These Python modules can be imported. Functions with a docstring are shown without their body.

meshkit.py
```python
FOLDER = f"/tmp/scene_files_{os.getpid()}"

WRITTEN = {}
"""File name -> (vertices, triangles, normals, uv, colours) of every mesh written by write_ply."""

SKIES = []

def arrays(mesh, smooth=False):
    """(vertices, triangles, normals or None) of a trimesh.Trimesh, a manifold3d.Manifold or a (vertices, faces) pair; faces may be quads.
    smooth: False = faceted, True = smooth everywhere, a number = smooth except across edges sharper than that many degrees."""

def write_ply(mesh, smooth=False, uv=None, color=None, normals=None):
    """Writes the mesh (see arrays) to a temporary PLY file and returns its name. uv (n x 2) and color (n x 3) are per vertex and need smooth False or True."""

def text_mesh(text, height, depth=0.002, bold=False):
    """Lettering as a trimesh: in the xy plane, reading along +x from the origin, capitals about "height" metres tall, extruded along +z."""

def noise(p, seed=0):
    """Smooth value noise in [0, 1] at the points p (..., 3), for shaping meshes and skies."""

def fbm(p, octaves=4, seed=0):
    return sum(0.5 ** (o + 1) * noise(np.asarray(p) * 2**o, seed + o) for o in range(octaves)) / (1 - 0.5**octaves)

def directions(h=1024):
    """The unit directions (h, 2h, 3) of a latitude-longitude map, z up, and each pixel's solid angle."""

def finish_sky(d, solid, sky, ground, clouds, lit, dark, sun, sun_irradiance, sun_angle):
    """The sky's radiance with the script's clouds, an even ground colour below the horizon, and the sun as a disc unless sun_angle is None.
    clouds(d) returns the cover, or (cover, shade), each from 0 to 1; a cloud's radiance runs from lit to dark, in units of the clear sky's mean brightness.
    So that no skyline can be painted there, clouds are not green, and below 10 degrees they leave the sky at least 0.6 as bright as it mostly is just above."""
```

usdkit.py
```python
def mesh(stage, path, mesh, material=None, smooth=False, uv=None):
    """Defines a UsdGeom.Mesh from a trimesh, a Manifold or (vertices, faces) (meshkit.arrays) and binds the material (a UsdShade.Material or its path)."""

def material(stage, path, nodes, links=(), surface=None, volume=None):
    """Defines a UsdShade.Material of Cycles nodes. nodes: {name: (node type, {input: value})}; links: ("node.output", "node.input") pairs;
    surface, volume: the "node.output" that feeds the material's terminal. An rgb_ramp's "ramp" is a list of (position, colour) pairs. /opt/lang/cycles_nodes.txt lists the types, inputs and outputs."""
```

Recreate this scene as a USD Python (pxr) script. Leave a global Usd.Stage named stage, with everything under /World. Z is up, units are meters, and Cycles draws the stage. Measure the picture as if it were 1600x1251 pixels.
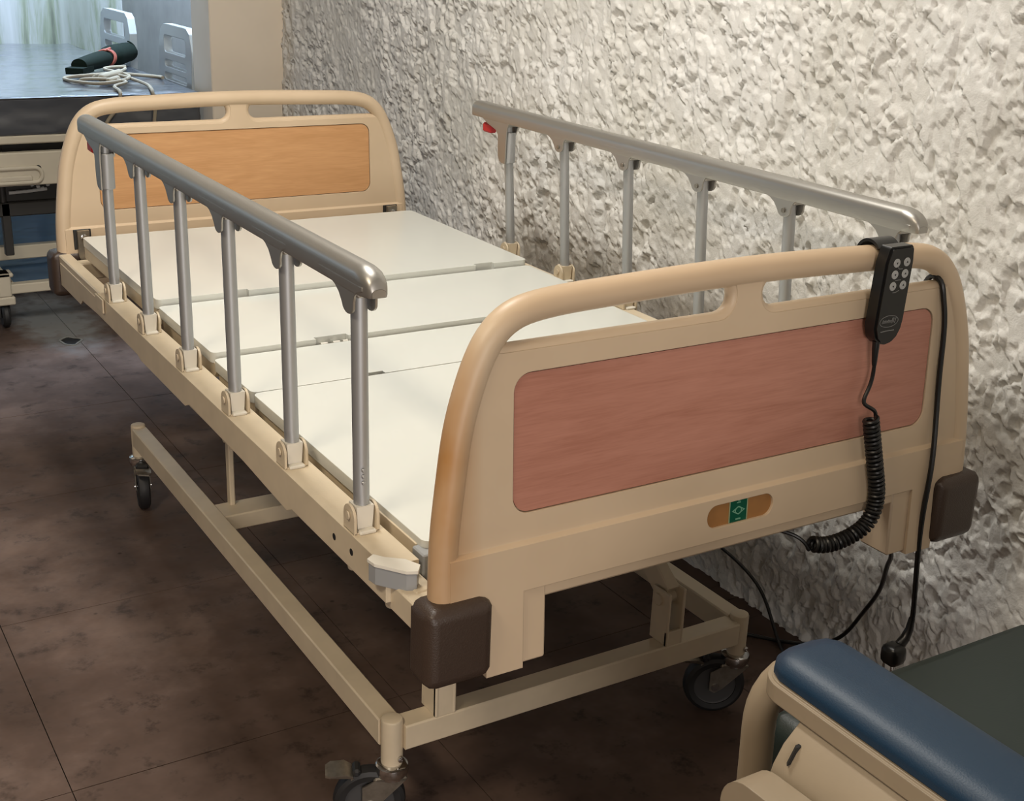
import math, random, numpy as np, trimesh, usdkit, meshkit
from shapely.geometry import Polygon, Point, box as sbox, LineString
from shapely.ops import unary_union
from pxr import Usd, UsdGeom, UsdLux, Gf, Sdf, UsdShade

stage = Usd.Stage.CreateInMemory()
UsdGeom.SetStageUpAxis(stage, UsdGeom.Tokens.z)
UsdGeom.SetStageMetersPerUnit(stage, 1.0)
UsdGeom.Xform.Define(stage, '/World'); UsdGeom.Scope.Define(stage, '/World/Looks')
random.seed(4); RNG = np.random.default_rng(4)
V = lambda *a: np.array(a, float)

# ---------------------------------------------------------------- camera
YAW, PITCH, ROLL, FPX = -0.557, -0.3502, 0.0392, 1993.9998
CAMP = V(-1.1254, -1.2054, 1.3783)
fw = V(math.sin(-YAW)*math.cos(PITCH), math.cos(YAW)*math.cos(PITCH), math.sin(PITCH))
rt = np.cross(fw, [0, 0, 1]); rt /= np.linalg.norm(rt); up = np.cross(rt, fw)
rt, up = math.cos(ROLL)*rt + math.sin(ROLL)*up, -math.sin(ROLL)*rt + math.cos(ROLL)*up
cam = UsdGeom.Camera.Define(stage, '/World/camera')
cam.AddTransformOp().Set(Gf.Matrix4d(*rt, 0, *up, 0, *(-fw), 0, *CAMP, 1))
cam.CreateHorizontalApertureAttr(36.0); cam.CreateVerticalApertureAttr(36.0*1251/1600)
cam.CreateFocalLengthAttr(36.0*FPX/1600); cam.CreateClippingRangeAttr(Gf.Vec2f(0.05, 100))
EXPOSURE = 0.6
cam.CreateExposureAttr(EXPOSURE)

# ---------------------------------------------------------------- light
def rect_light(name, pos, target, w, h, intensity, color):
    l = UsdLux.RectLight.Define(stage, '/World/' + name)
    z = V(*pos) - V(*target); z /= np.linalg.norm(z)
    x = np.cross([0, 1, 0] if abs(z[2]) > .9 else [0, 0, 1], z); x /= np.linalg.norm(x); y = np.cross(z, x)
    l.AddTransformOp().Set(Gf.Matrix4d(*x, 0, *y, 0, *z, 0, *pos, 1))
    l.CreateWidthAttr(w); l.CreateHeightAttr(h); l.CreateIntensityAttr(intensity); l.CreateColorAttr(Gf.Vec3f(*color))
    return l
CEIL = 2.75
rect_light('ceiling_lamp_light', (-0.38, 0.95, CEIL-.09), (-0.38, 0.95, 0), 0.30, 0.9, 30.0, (1.0, .96, .885))
rect_light('left_lamp_light', (-1.95, -.4, CEIL-.09), (-1.95, -.4, 0), 0.30, 1.0, 24.5, (1.0, .85, .65))
rect_light('doorway_light', (-1.6, -3.9, 1.2), (-1.6, 0, 1.0), 2.0, 2.0, 4.3, (1.0, .92, .86))
rect_light('side_window_light', (-3.15, 4.9, 1.0), (0, 4.7, .2), 1.1, 1.0, 1.7, (.55, .76, 1.0))
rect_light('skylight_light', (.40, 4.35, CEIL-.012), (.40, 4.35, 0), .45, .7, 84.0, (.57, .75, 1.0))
dome = UsdLux.DomeLight.Define(stage, '/World/sky'); dome.CreateIntensityAttr(0.015); dome.CreateColorAttr(Gf.Vec3f(.8, .9, 1))

# ---------------------------------------------------------------- names, things, parts
USED = {}
def numbered(parent, name):
    k = (parent, name); n = USED.get(k, 0); USED[k] = n + 1
    return f'{parent}/{name}' + (f'_{n:03d}' if n else '')
OFF = {}
def thing(name, label, cat, loc=(0, 0, 0), group=None, kind=None):
    p = numbered('/World', name)
    x = UsdGeom.Xform.Define(stage, p); x.AddTranslateOp().Set(Gf.Vec3d(*map(float, loc)))
    OFF[p] = V(*loc); tag(p, label, cat, group, kind)
    return p
def tag(p, label=None, cat=None, group=None, kind=None):
    pr = stage.GetPrimAtPath(p)
    for k, v in (('label', label), ('category', cat), ('group', group), ('kind', kind)):
        if v: pr.SetCustomDataByKey(k, v)
    return p
def obj(name, m, mat, parent='/World', label=None, smooth=35, kind=None):
    p = numbered(parent, name)
    if isinstance(m, (list, tuple)): m = trimesh.util.concatenate(list(m))
    off = OFF.get('/World/' + parent.split('/')[2], V(0, 0, 0)) if parent != '/World' else V(0, 0, 0)
    m = m.copy(); m.apply_translation(-off)
    usdkit.mesh(stage, p, m, MAT[mat], smooth=smooth)
    if label or kind: tag(p, label, None, None, kind)
    return p

# ---------------------------------------------------------------- mesh helpers
cat = lambda l: trimesh.util.concatenate(list(l))
def hull(pts): return trimesh.convex.convex_hull(np.asarray(pts, float))
ICO = trimesh.creation.icosphere(subdivisions=1).vertices
def rbox(x0, x1, y0, y1, z0, z1, r=.004):
    r = min(r, (x1-x0)/2.01, (y1-y0)/2.01, (z1-z0)/2.01)
    c = np.array([(x, y, z) for x in (x0+r, x1-r) for y in (y0+r, y1-r) for z in (z0+r, z1-r)])
    if r >= .006: return hull((c[:, None] + ICO[None]*r).reshape(-1, 3))
    d = np.array([(r, 0, 0), (0, r, 0), (0, 0, r)]); d = np.vstack([d, -d])
    return hull((c[:, None] + d[None]).reshape(-1, 3))
def fix(m):
    if m.volume < 0: m.invert()
    return m
AX = {'xy': (0, 1, 2), 'xz': (0, 2, 1), 'yz': (1, 2, 0)}
def prism(poly, plane, a, b):
    out = []
    for g in getattr(poly, 'geoms', [poly]):
        m = trimesh.creation.extrude_polygon(g, abs(b-a), engine='earcut')
        v = m.vertices.copy(); w = np.zeros_like(v); i, j, k = AX[plane]
        w[:, i], w[:, j], w[:, k] = v[:, 0], v[:, 1], v[:, 2] + min(a, b)
        out.append(fix(trimesh.Trimesh(w, m.faces, process=False)))
    return cat(out)
def rrect(x0, x1, y0, y1, r, n=8):
    return sbox(x0+r, y0+r, x1-r, y1-r).buffer(r, quad_segs=n) if r > 0 else sbox(x0, y0, x1, y1)
def spline(pts, n=60):
    pts = np.asarray(pts, float); t = np.r_[0, np.cumsum(np.linalg.norm(np.diff(pts, axis=0), axis=1))]
    from scipy.interpolate import CubicSpline, PchipInterpolator
    return PchipInterpolator(t, pts)(np.linspace(0, t[-1], n)) if len(pts) < 3 else CubicSpline(t, pts)(np.linspace(0, t[-1], n))
def sweep(path, r, n=12, closed=False, flat=None):
    """tube along a path; r a number, a list, or (ra, rb) pairs through flat=(direction of ra)"""
    P = np.asarray(path, float); N = len(P); r = np.broadcast_to(np.asarray(r, float), (N,)) if np.ndim(r) < 2 else np.asarray(r)
    T = np.gradient(P, axis=0) if not closed else np.roll(P, -1, 0) - np.roll(P, 1, 0)
    T /= np.maximum(np.linalg.norm(T, axis=1, keepdims=True), 1e-12)
    a = V(0, 0, 1) if abs(T[0][2]) < .8 else V(1, 0, 0)
    if flat is not None: a = V(*flat)
    A = []
    for t in T:
        a2 = (V(*flat) if flat is not None else a); a2 = a2 - t*(a2@t)
        a2 /= np.linalg.norm(a2); A.append(a2); a = a2
    A = np.array(A); B = np.cross(T, A); th = np.linspace(0, 2*math.pi, n, endpoint=False)
    ra, rb = (r, r) if r.ndim == 1 else (r[:, 0], r[:, 1])
    v = (P[:, None] + A[:, None]*(np.cos(th)[None, :, None]*ra[:, None, None]) + B[:, None]*(np.sin(th)[None, :, None]*rb[:, None, None])).reshape(-1, 3)
    f = []
    for i in range(N if closed else N-1):
        for k in range(n):
            p, q, s, u = i*n+k, i*n+(k+1) % n, ((i+1) % N)*n+(k+1) % n, ((i+1) % N)*n+k
            f += [(p, q, s), (p, s, u)]
    if not closed:
        v = np.vstack([v, P[:1], P[-1:]]); c0, c1 = len(v)-2, len(v)-1
        for k in range(n):
            f += [(c0, (k+1) % n, k), (c1, (N-1)*n+k, (N-1)*n+(k+1) % n)]
    return fix(trimesh.Trimesh(v, f, process=False))
def rod(a, b, r, n=14): return sweep([a, b], r, n)
def capsule_rod(a, b, r, n=14):
    a, b = V(*a), V(*b); d = (b-a)/np.linalg.norm(b-a)
    return sweep([a+d*r*.0, a+d*r*.08, a+d*r*.3, a+d*r*.7, b-d*r*.7, b-d*r*.3, b-d*r*.08, b], [r*.55, r*.75, r*.92, r, r, r*.92, r*.75, r*.55], n)
def lathe(profile, c, axis='z', n=32):
    m = trimesh.creation.revolve(np.array(profile, float), sections=n)
    if axis == 'x': m.apply_transform(trimesh.transformations.rotation_matrix(math.pi/2, [0, 1, 0]))
    if axis == 'y': m.apply_transform(trimesh.transformations.rotation_matrix(math.pi/2, [1, 0, 0]))
    m.apply_translation(c); return fix(m)
def bar(a, b, w, h):
    """square bar from a to b (axis centre), w across (horizontal), h tall"""
    a, b = V(*a), V(*b); t = (b-a)/np.linalg.norm(b-a); s = np.cross(t, [0, 0, 1])
    s = V(1, 0, 0) if np.linalg.norm(s) < 1e-6 else s/np.linalg.norm(s); u = np.cross(s, t); c = .0025; pts = []
    for e, sg in ((a, 1), (b, -1)):
        for i in (-1, 1):
            for j in (-1, 1):
                pts += [e + s*i*(w/2-c) + u*j*h/2, e + s*i*w/2 + u*j*(h/2-c)]
    return hull(pts)
def shear_y(m, k, z0): m.vertices[:, 1] += k*(m.vertices[:, 2]-z0); return m
def mirror_x(m):
    m = m.copy(); m.vertices[:, 0] *= -1; m.invert(); return m

# ---------------------------------------------------------------- materials
def lin(r, g, b):
    c = np.array([r, g, b], float)/255; return tuple(np.where(c <= .04045, c/12.92, ((c+.055)/1.055)**2.4))
MAT = {}
def simple(name, rgb, rough=.45, metal=0., bump=0., bscale=200., var=0., vscale=6., bevel=0., coat=0., spec=.5, dirt=None, sheen=0.):
    nodes = {'p': ('principled_bsdf', {'base_color': rgb, 'roughness': rough, 'metallic': metal, 'coat_weight': coat, 'coat_roughness': .15, 'specular_ior_level': spec, 'sheen_weight': sheen}),
             'g': ('geometry', {})}
    links = []; normal = None
    if var or dirt:
        nodes['n'] = ('noise_texture', {'scale': vscale, 'detail': 5., 'roughness': .6})
        d = dirt or tuple(np.array(rgb)*(1-var))
        nodes['r'] = ('rgb_ramp', {'ramp': [(.25, d), (.6, rgb), (.85, tuple(np.minimum(np.array(rgb)*(1+var*.5), 1)))]})
        links += [('g.position', 'n.vector'), ('n.fac', 'r.fac'), ('r.color', 'p.base_color')]
    if bevel:
        nodes['bv'] = ('bevel', {'radius': bevel, 'samples': 6}); normal = 'bv.bevel'
    if bump:
        nodes['bn'] = ('noise_texture', {'scale': bscale, 'detail': 3.}); nodes['bp'] = ('bump', {'strength': bump, 'distance': .002})
        links += [('g.position', 'bn.vector'), ('bn.fac', 'bp.height')]
        if normal: links.append((normal, 'bp.normal'))
        normal = 'bp.normal'
    if normal: links.append((normal, 'p.normal'))
    MAT[name] = usdkit.material(stage, '/World/Looks/' + name, nodes, links, surface='p.BSDF')

simple('cream_paint', (.66, .56, .41), .38, bevel=.0015, var=.14, vscale=9, bump=.05, bscale=300)
simple('deck_enamel', (.705, .72, .675), .22, bevel=.002, var=.03, vscale=3)
simple('hinge_plastic', (.74, .71, .63), .4, bevel=.0012)
simple('aluminium', (.42, .405, .375), .38, metal=.82, bevel=.002, bump=.03, bscale=900)
simple('aluminium_post', (.42, .43, .44), .48, metal=.7)
simple('chrome', (.62, .62, .62), .14, metal=1., bump=.05, bscale=150)
simple('worn_steel', (.36, .33, .28), .34, metal=.85, var=.3, vscale=60)
simple('bumper_brown', (.050, .032, .023), .42, bump=.25, bscale=500)
simple('rubber', (.016, .016, .017), .55)
simple('wheel_grey', (.060, .060, .062), .5)
simple('black_plastic', (.0065, .0065, .0065), .33, bump=.04, bscale=1200)
simple('black_cable', (.006, .006, .006), .38)
simple('button_grey', (.36, .36, .35), .5)
simple('print_grey', (.16, .16, .155), .6)
simple('print_black', (.01, .01, .01), .6)
simple('red_plastic', (.45, .015, .02), .4)
simple('grey_plastic', (.30, .31, .32), .45, bevel=.0012)
simple('label_green', (.0, .085, .045), .35)
simple('label_print', (.16, .36, .24), .4)
simple('label_edge', (.33, .38, .22), .5)
simple('badge_ochre', (.36, .17, .055), .4, var=.12, vscale=40)
simple('chair_plastic', (.33, .265, .185), .42, bevel=.002, bump=.03, bscale=600, var=.06, vscale=14)
simple('navy_vinyl', (.006, .030, .066), .48, bump=.12, bscale=500)
simple('teal_vinyl', (.014, .026, .024), .42, bump=.12, bscale=500)
simple('legrest_vinyl', (.018, .024, .028), .45)
simple('pillar_paint', (.87, .77, .635), .6, var=.08, vscale=2.5, bump=.12, bscale=45)
simple('plaster_plain', (.24, .22, .195), .8, var=.25, vscale=2)
simple('plaster_grey', (.40, .39, .37), .8, var=.3, vscale=3)
simple('ceiling_white', (.42, .40, .37), .9)
simple('mattress_vinyl', (.070, .076, .088), .30, bump=.25, bscale=70, coat=1.)
simple('mat_vinyl', (.19, .33, .52), .24, bump=.25, bscale=14)
simple('bed_cream', (.60, .55, .44), .45, bevel=.003, var=.08, vscale=8)
simple('bed_grey', (.25, .25, .23), .4)
simple('dark_steel', (.028, .027, .025), .5)
simple('rail_white', (.46, .49, .50), .28, bevel=.004)
simple('strap_green', (.004, .0105, .006), .8, spec=.2, bump=.5, bscale=700)
simple('tie_pink', (.36, .09, .06), .6)
simple('rope_beige', (.33, .28, .20), .75, bump=.3, bscale=500)
simple('lamp_white', (.8, .8, .78), .5)
simple('grout', (.020, .016, .014), .9)
simple('pipe_white', (.55, .56, .55), .4)

def wood(name, a, b, c):
    MAT[name] = usdkit.material(stage, '/World/Looks/' + name, {
        'g': ('geometry', {}), 'mp': ('mapping', {'scale': (1.6, 1., 15.)}), 'n': ('noise_texture', {'scale': 3.2, 'detail': 6., 'roughness': .62, 'distortion': .9}),
        'mp2': ('mapping', {'scale': (8., 1., 150.)}), 'n2': ('noise_texture', {'scale': 2.5, 'detail': 3.}),
        'mx': ('mix_float', {'fac': .35}), 'r': ('rgb_ramp', {'ramp': [(.30, a), (.5, b), (.68, c)]}),
        'bv': ('bevel', {'radius': .001, 'samples': 4}), 'p': ('principled_bsdf', {'roughness': .38, 'specular_ior_level': .4})},
        [('g.position', 'mp.vector'), ('mp.vector', 'n.vector'), ('g.position', 'mp2.vector'), ('mp2.vector', 'n2.vector'), ('n.fac', 'mx.a'), ('n2.fac', 'mx.b'),
         ('mx.result', 'r.fac'), ('r.color', 'p.base_color'), ('bv.bevel', 'p.normal')], surface='p.BSDF')
wood('wood_rose', (.37, .155, .105), (.45, .205, .145), (.50, .235, .17))
wood('wood_amber', (.47, .245, .10), (.54, .29, .13), (.60, .335, .155))

# beige board plastic, gone yellow along the hand-worn left edge of the foot end
MAT['board_plastic'] = usdkit.material(stage, '/World/Looks/board_plastic', {
    'g': ('geometry', {}), 's': ('separate_xyz', {}), 'n': ('noise_texture', {'scale': 9., 'detail': 4.}),
    'ax': ('math', {'math_type': 'multiply_add', 'value2': -2.2, 'value3': -.88}),      # grows towards x = -0.47
    'ay': ('map_range', {'from_min': .5, 'from_max': .2, 'to_min': 0., 'to_max': 1., 'clamp': True}),
    'rx': ('map_range', {'from_min': -.405, 'from_max': -.455, 'to_min': 0., 'to_max': 1., 'clamp': True}),
    'rz': ('map_range', {'from_min': .60, 'from_max': .80, 'to_min': .55, 'to_max': 1., 'clamp': True}),
    'hz': ('map_range', {'from_min': .945, 'from_max': .985, 'to_min': 0., 'to_max': .18, 'clamp': True}), 'mh': ('math', {'math_type': 'multiply'}), 'mm': ('math', {'math_type': 'maximum'}),
    'm1': ('math', {'math_type': 'multiply'}), 'm2': ('math', {'math_type': 'multiply'}), 'm3': ('math', {'math_type': 'multiply'}),
    'nr': ('map_range', {'from_min': .3, 'from_max': .62, 'to_min': .55, 'to_max': 1., 'clamp': True}),
    'mx': ('mix', {'color1': (.61, .475, .33), 'color2': (.43, .195, .045)}),
    'v': ('noise_texture', {'scale': 5., 'detail': 5.}), 'vr': ('rgb_ramp', {'ramp': [(.25, (.90, .89, .87)), (.65, (1, 1, 1))]}),
    'mv': ('mix', {'mix_type': 'multiply', 'fac': 1.}), 'bv': ('bevel', {'radius': .0016, 'samples': 6}),
    'p': ('principled_bsdf', {'roughness': .42, 'specular_ior_level': .4})},
    [('g.position', 's.vector'), ('s.x', 'rx.value'), ('s.y', 'ay.value'), ('s.z', 'rz.value'), ('g.position', 'n.vector'), ('n.fac', 'nr.value'),
     ('rx.result', 'm1.value1'), ('ay.result', 'm1.value2'), ('m1.value', 'm2.value1'), ('rz.result', 'm2.value2'), ('m2.value', 'm3.value1'), ('nr.result', 'm3.value2'),
     ('s.z', 'hz.value'), ('hz.result', 'mh.value1'), ('ay.result', 'mh.value2'), ('mh.value', 'mm.value1'), ('m3.value', 'mm.value2'), ('mm.value', 'mx.fac'), ('g.position', 'v.vector'), ('v.fac', 'vr.fac'), ('mx.color', 'mv.color1'), ('vr.color', 'mv.color2'), ('mv.color', 'p.base_color'),
     ('bv.bevel', 'p.normal')], surface='p.BSDF')

MAT['stucco'] = usdkit.material(stage, '/World/Looks/stucco', {
    'g': ('geometry', {}), 'n': ('noise_texture', {'scale': 3., 'detail': 6., 'roughness': .65}),
    'r': ('rgb_ramp', {'ramp': [(.28, (.62, .605, .555)), (.55, (.73, .72, .69)), (.8, (.78, .78, .765))]}),
    'b1': ('noise_texture', {'scale': 260., 'detail': 5., 'roughness': .6}), 'bp': ('bump', {'strength': .45, 'distance': .003}),
    'p': ('principled_bsdf', {'roughness': .75, 'specular_ior_level': .3})},
    [('g.position', 'n.vector'), ('n.fac', 'r.fac'), ('r.color', 'p.base_color'), ('g.position', 'b1.vector'), ('b1.fac', 'bp.height'), ('bp.normal', 'p.normal')], surface='p.BSDF')

# dark red-brown floor, mottled, with black specks and pale dust by the drain hole
MAT['floor_tile'] = usdkit.material(stage, '/World/Looks/floor_tile', {
    'g': ('geometry', {}), 'n': ('noise_texture', {'scale': 2.2, 'detail': 7., 'roughness': .62}),
    'r': ('rgb_ramp', {'ramp': [(.3, (.054, .034, .025)), (.5, (.104, .070, .056)), (.68, (.19, .135, .112))]}),
    'n2': ('noise_texture', {'scale': 14., 'detail': 4., 'roughness': .7}), 'r2': ('rgb_ramp', {'ramp': [(.30, (.5, .5, .5)), (.44, (1, 1, 1)), (.8, (1.15, 1.12, 1.1))]}),
    'mv': ('mix', {'mix_type': 'multiply', 'fac': 1.}),
    'vo': ('voronoi_texture', {'scale': 7.}), 'vr': ('map_range', {'from_min': .02, 'from_max': .045, 'to_min': .4, 'to_max': 1., 'clamp': True}), 'mv2': ('mix', {'mix_type': 'multiply', 'fac': 1.}),
    'mp': ('mapping', {'location': (.20, -3.46, 0.)}), 'mp2': ('mapping', {'scale': (5.0, 1.7, 0.)}), 'gr': ('gradient_texture', {'gradient_type': 'spherical'}),
    'n3': ('noise_texture', {'scale': 20., 'detail': 5.}), 'dm': ('math', {'math_type': 'multiply'}), 'dr': ('map_range', {'from_min': .07, 'from_max': .30, 'to_min': 0., 'to_max': .85, 'clamp': True}),
    'md': ('mix', {'color2': (.26, .27, .27)}),
    'rr': ('map_range', {'from_min': .3, 'from_max': .7, 'to_min': .42, 'to_max': .62, 'clamp': True}),
    'bp': ('bump', {'strength': .12, 'distance': .002}), 'p': ('principled_bsdf', {'specular_ior_level': .10})},
    [('g.position', 'n.vector'), ('n.fac', 'r.fac'), ('g.position', 'n2.vector'), ('n2.fac', 'r2.fac'), ('r.color', 'mv.color1'), ('r2.color', 'mv.color2'),
     ('g.position', 'vo.vector'), ('vo.distance', 'vr.value'), ('mv.color', 'mv2.color1'), ('vr.result', 'mv2.color2'),
     ('g.position', 'mp.vector'), ('mp.vector', 'mp2.vector'), ('mp2.vector', 'gr.vector'), ('g.position', 'n3.vector'), ('gr.fac', 'dm.value1'), ('n3.fac', 'dm.value2'), ('dm.value', 'dr.value'),
     ('mv2.color', 'md.color1'), ('dr.result', 'md.fac'), ('md.color', 'p.base_color'), ('n2.fac', 'rr.value'), ('rr.result', 'p.roughness'), ('n2.fac', 'bp.height'), ('bp.normal', 'p.normal')], surface='p.BSDF')

# limewashed back wall: grey-white with vertical run stains, green and dark
MAT['stained_wall'] = usdkit.material(stage, '/World/Looks/stained_wall', {
    'g': ('geometry', {}), 'mp': ('mapping', {'scale': (7., 1., .7)}), 'n': ('noise_texture', {'scale': 1.6, 'detail': 6., 'roughness': .65, 'distortion': .4}),
    'r': ('rgb_ramp', {'ramp': [(.30, (.14, .15, .12)), (.41, (.30, .33, .24)), (.50, (.44, .45, .43)), (.75, (.55, .555, .55))]}),
    'mp2': ('mapping', {'scale': (3., 1., .4)}), 'n2': ('noise_texture', {'scale': 1.1, 'detail': 4.}), 'r2': ('rgb_ramp', {'ramp': [(.35, (.55, .57, .50)), (.55, (1, 1, 1))]}),
    'mv': ('mix', {'mix_type': 'multiply', 'fac': 1.}), 'p': ('principled_bsdf', {'roughness': .7})},
    [('g.position', 'mp.vector'), ('mp.vector', 'n.vector'), ('n.fac', 'r.fac'), ('g.position', 'mp2.vector'), ('mp2.vector', 'n2.vector'), ('n2.fac', 'r2.fac'),
     ('r.color', 'mv.color1'), ('r2.color', 'mv.color2'), ('mv.color', 'p.base_color')], surface='p.BSDF')

# ================================================================ the room
WX = 0.68
X0, X1, Y0, Y1 = -3.2, WX, -4.0, 5.55
# --- stucco wall: a real displaced surface
def stucco_wall():
    ys = np.r_[np.arange(-4.0, -.5, .03), np.arange(-.5, .62, .003), np.arange(.62, 3.37, .0045), 3.375]
    zs = np.r_[np.arange(0, 1.36, .0036), np.arange(1.36, 2.0, .008), np.arange(2.0, CEIL-.02, .03), CEIL]
    Yg, Zg = np.meshgrid(ys, zs, indexing='ij'); p = np.stack([Yg, Zg*.66, Yg*0], -1)
    N = lambda s, seed, q=p: meshkit.noise(q*s, seed)
    warp = np.stack([N(40, 1)-.5, N(40, 2)-.5, Yg*0], -1)*.016 + np.stack([N(110, 11)-.5, N(110, 12)-.5, Yg*0], -1)*.010
    q = p + warp
    ss = lambda x, a, b: np.clip((x-a)/(b-a), 0, 1)**2*(3-2*np.clip((x-a)/(b-a), 0, 1))
    b1 = .46*N(21, 3, q) + .32*N(50, 4, q) + .22*N(115, 5, q)
    b2 = .6*N(62, 6, q) + .4*N(130, 13, q)
    calm = ss(N(5.0, 7), .2, .5)*.55 + .45
    h = .0088*ss(b1, .44, .52)*calm + .0046*ss(b2, .45, .54)*calm + .0060*N(8, 8) + .0020*N(115, 9) + .0009*N(190, 10)
    X = WX - h
    X[0, :] = WX; X[-1, :] = WX
    v = np.stack([X, Yg, Zg], -1).reshape(-1, 3); ny, nz = Yg.shape
    i = (np.arange(ny-1)[:, None]*nz + np.arange(nz-1)[None]).ravel()
    f = np.stack([i, i+1, i+nz+1, i+nz], 1)
    return trimesh.Trimesh(v, np.vstack([f[:, [0, 1, 2]], f[:, [0, 2, 3]]]), process=False)
def structure(name, m, mat, label, smooth=35, parent='/World'):
    return tag(obj(name, m, mat, parent, smooth=smooth), label, None, None, 'structure' if parent == '/World' else None)
wr = stucco_wall()
n0 = wr.face_normals[:50].mean(0)
if n0[0] > 0: wr.invert()
structure('wall_right', wr, 'stucco', 'rough cream stucco wall along the right side behind the bed', smooth=True)
structure('trim_1', rbox(.40, .80, 3.37, 3.575, 0, CEIL, .004), 'pillar_paint', 'smooth beige painted pillar at the far end of the stucco wall')
structure('trim_4', rbox(X0, .40, 3.39, 3.56, 1.48, CEIL, .004), 'pillar_paint', 'painted ceiling beam running left from the beige pillar')
structure('trim_2', rbox(WX, WX+.15, 3.575, Y1, 0, CEIL, .002), 'plaster_grey', 'plain grey plaster wall beyond the beige pillar')
structure('trim_3', rbox(WX+.002, WX+.15, Y0, 3.37, 0, CEIL, .002), 'plaster_plain', 'solid wall core behind the stucco face')
structure('wall_back', rbox(X0-.2, X1+.15, Y1, Y1+.15, 0, CEIL, .002), 'stained_wall', 'stained limewashed wall at the far end behind the second bed')
# left wall with a window opening
wl = [rbox(X0-.15, X0, Y0, 3.7, 0, CEIL, .002), rbox(X0-.15, X0, 5.5, Y1, 0, CEIL, .002), rbox(X0-.15, X0, 3.7, 5.5, 0, .65, .002), rbox(X0-.15, X0, 3.7, 5.5, 2.25, CEIL, .002)]
structure('wall_left', wl, 'plaster_plain', 'plain plaster wall on the left with a window opening')
wf = [rbox(X0-.15, -2.7, Y0-.15, Y0, 0, CEIL, .002), rbox(-.5, X1+.15, Y0-.15, Y0, 0, CEIL, .002), rbox(-2.7, -.5, Y0-.15, Y0, 2.25, CEIL, .002)]
structure('wall_front', wf, 'plaster_plain', 'plain plaster wall behind the viewer with a doorway opening')
structure('ceiling', rbox(X0-.15, X1+.15, Y0-.15, Y1+.15, CEIL, CEIL+.1, .002), 'ceiling_white', 'flat off-white ceiling over the whole room')
# --- floor: substrate and 61 cm tiles with fine joints
fl = structure('floor', rbox(X0-.1, X1+.1, Y0-.1, Y1+.1, -.06, -.004, .001), 'grout', 'dark red-brown tiled floor with thin joints and a wet streak')
T = .61; xs = [X0] + [x for x in np.arange(-.79-T*4, X1, T) if x > X0+.05] + [X1]; ysn = [Y0] + [y for y in np.arange(1.29-T*9, Y1, T) if y > Y0+.05] + [Y1]
for i in range(len(xs)-1):
    for j in range(len(ysn)-1):
        g = .0008; dz = RNG.uniform(-.0004, 0)
        obj('floor_tile', rbox(xs[i]+g, xs[i+1]-g, ysn[j]+g, ysn[j+1]-g, -.02, dz, .0002), 'floor_tile', fl, smooth=False)
ang = np.linspace(0, 2*math.pi, 22, endpoint=False)
hp = Polygon([(-.21+.030*math.cos(a)*(1+.18*math.sin(3*a+1)), 3.165+.040*math.sin(a)*(1+.15*math.cos(4*a))) for a in ang])
dh = thing('floor_drain', 'small dark drain hole in the floor ringed with pale dust, left of the headboard', 'drain', (-.21, 3.165, 0))
obj('rim', prism(hp.buffer(.007).difference(hp), 'xy', -.002, .003), 'bed_grey', dh)
obj('opening', prism(hp, 'xy', -.002, .0012), 'print_black', dh)

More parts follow.
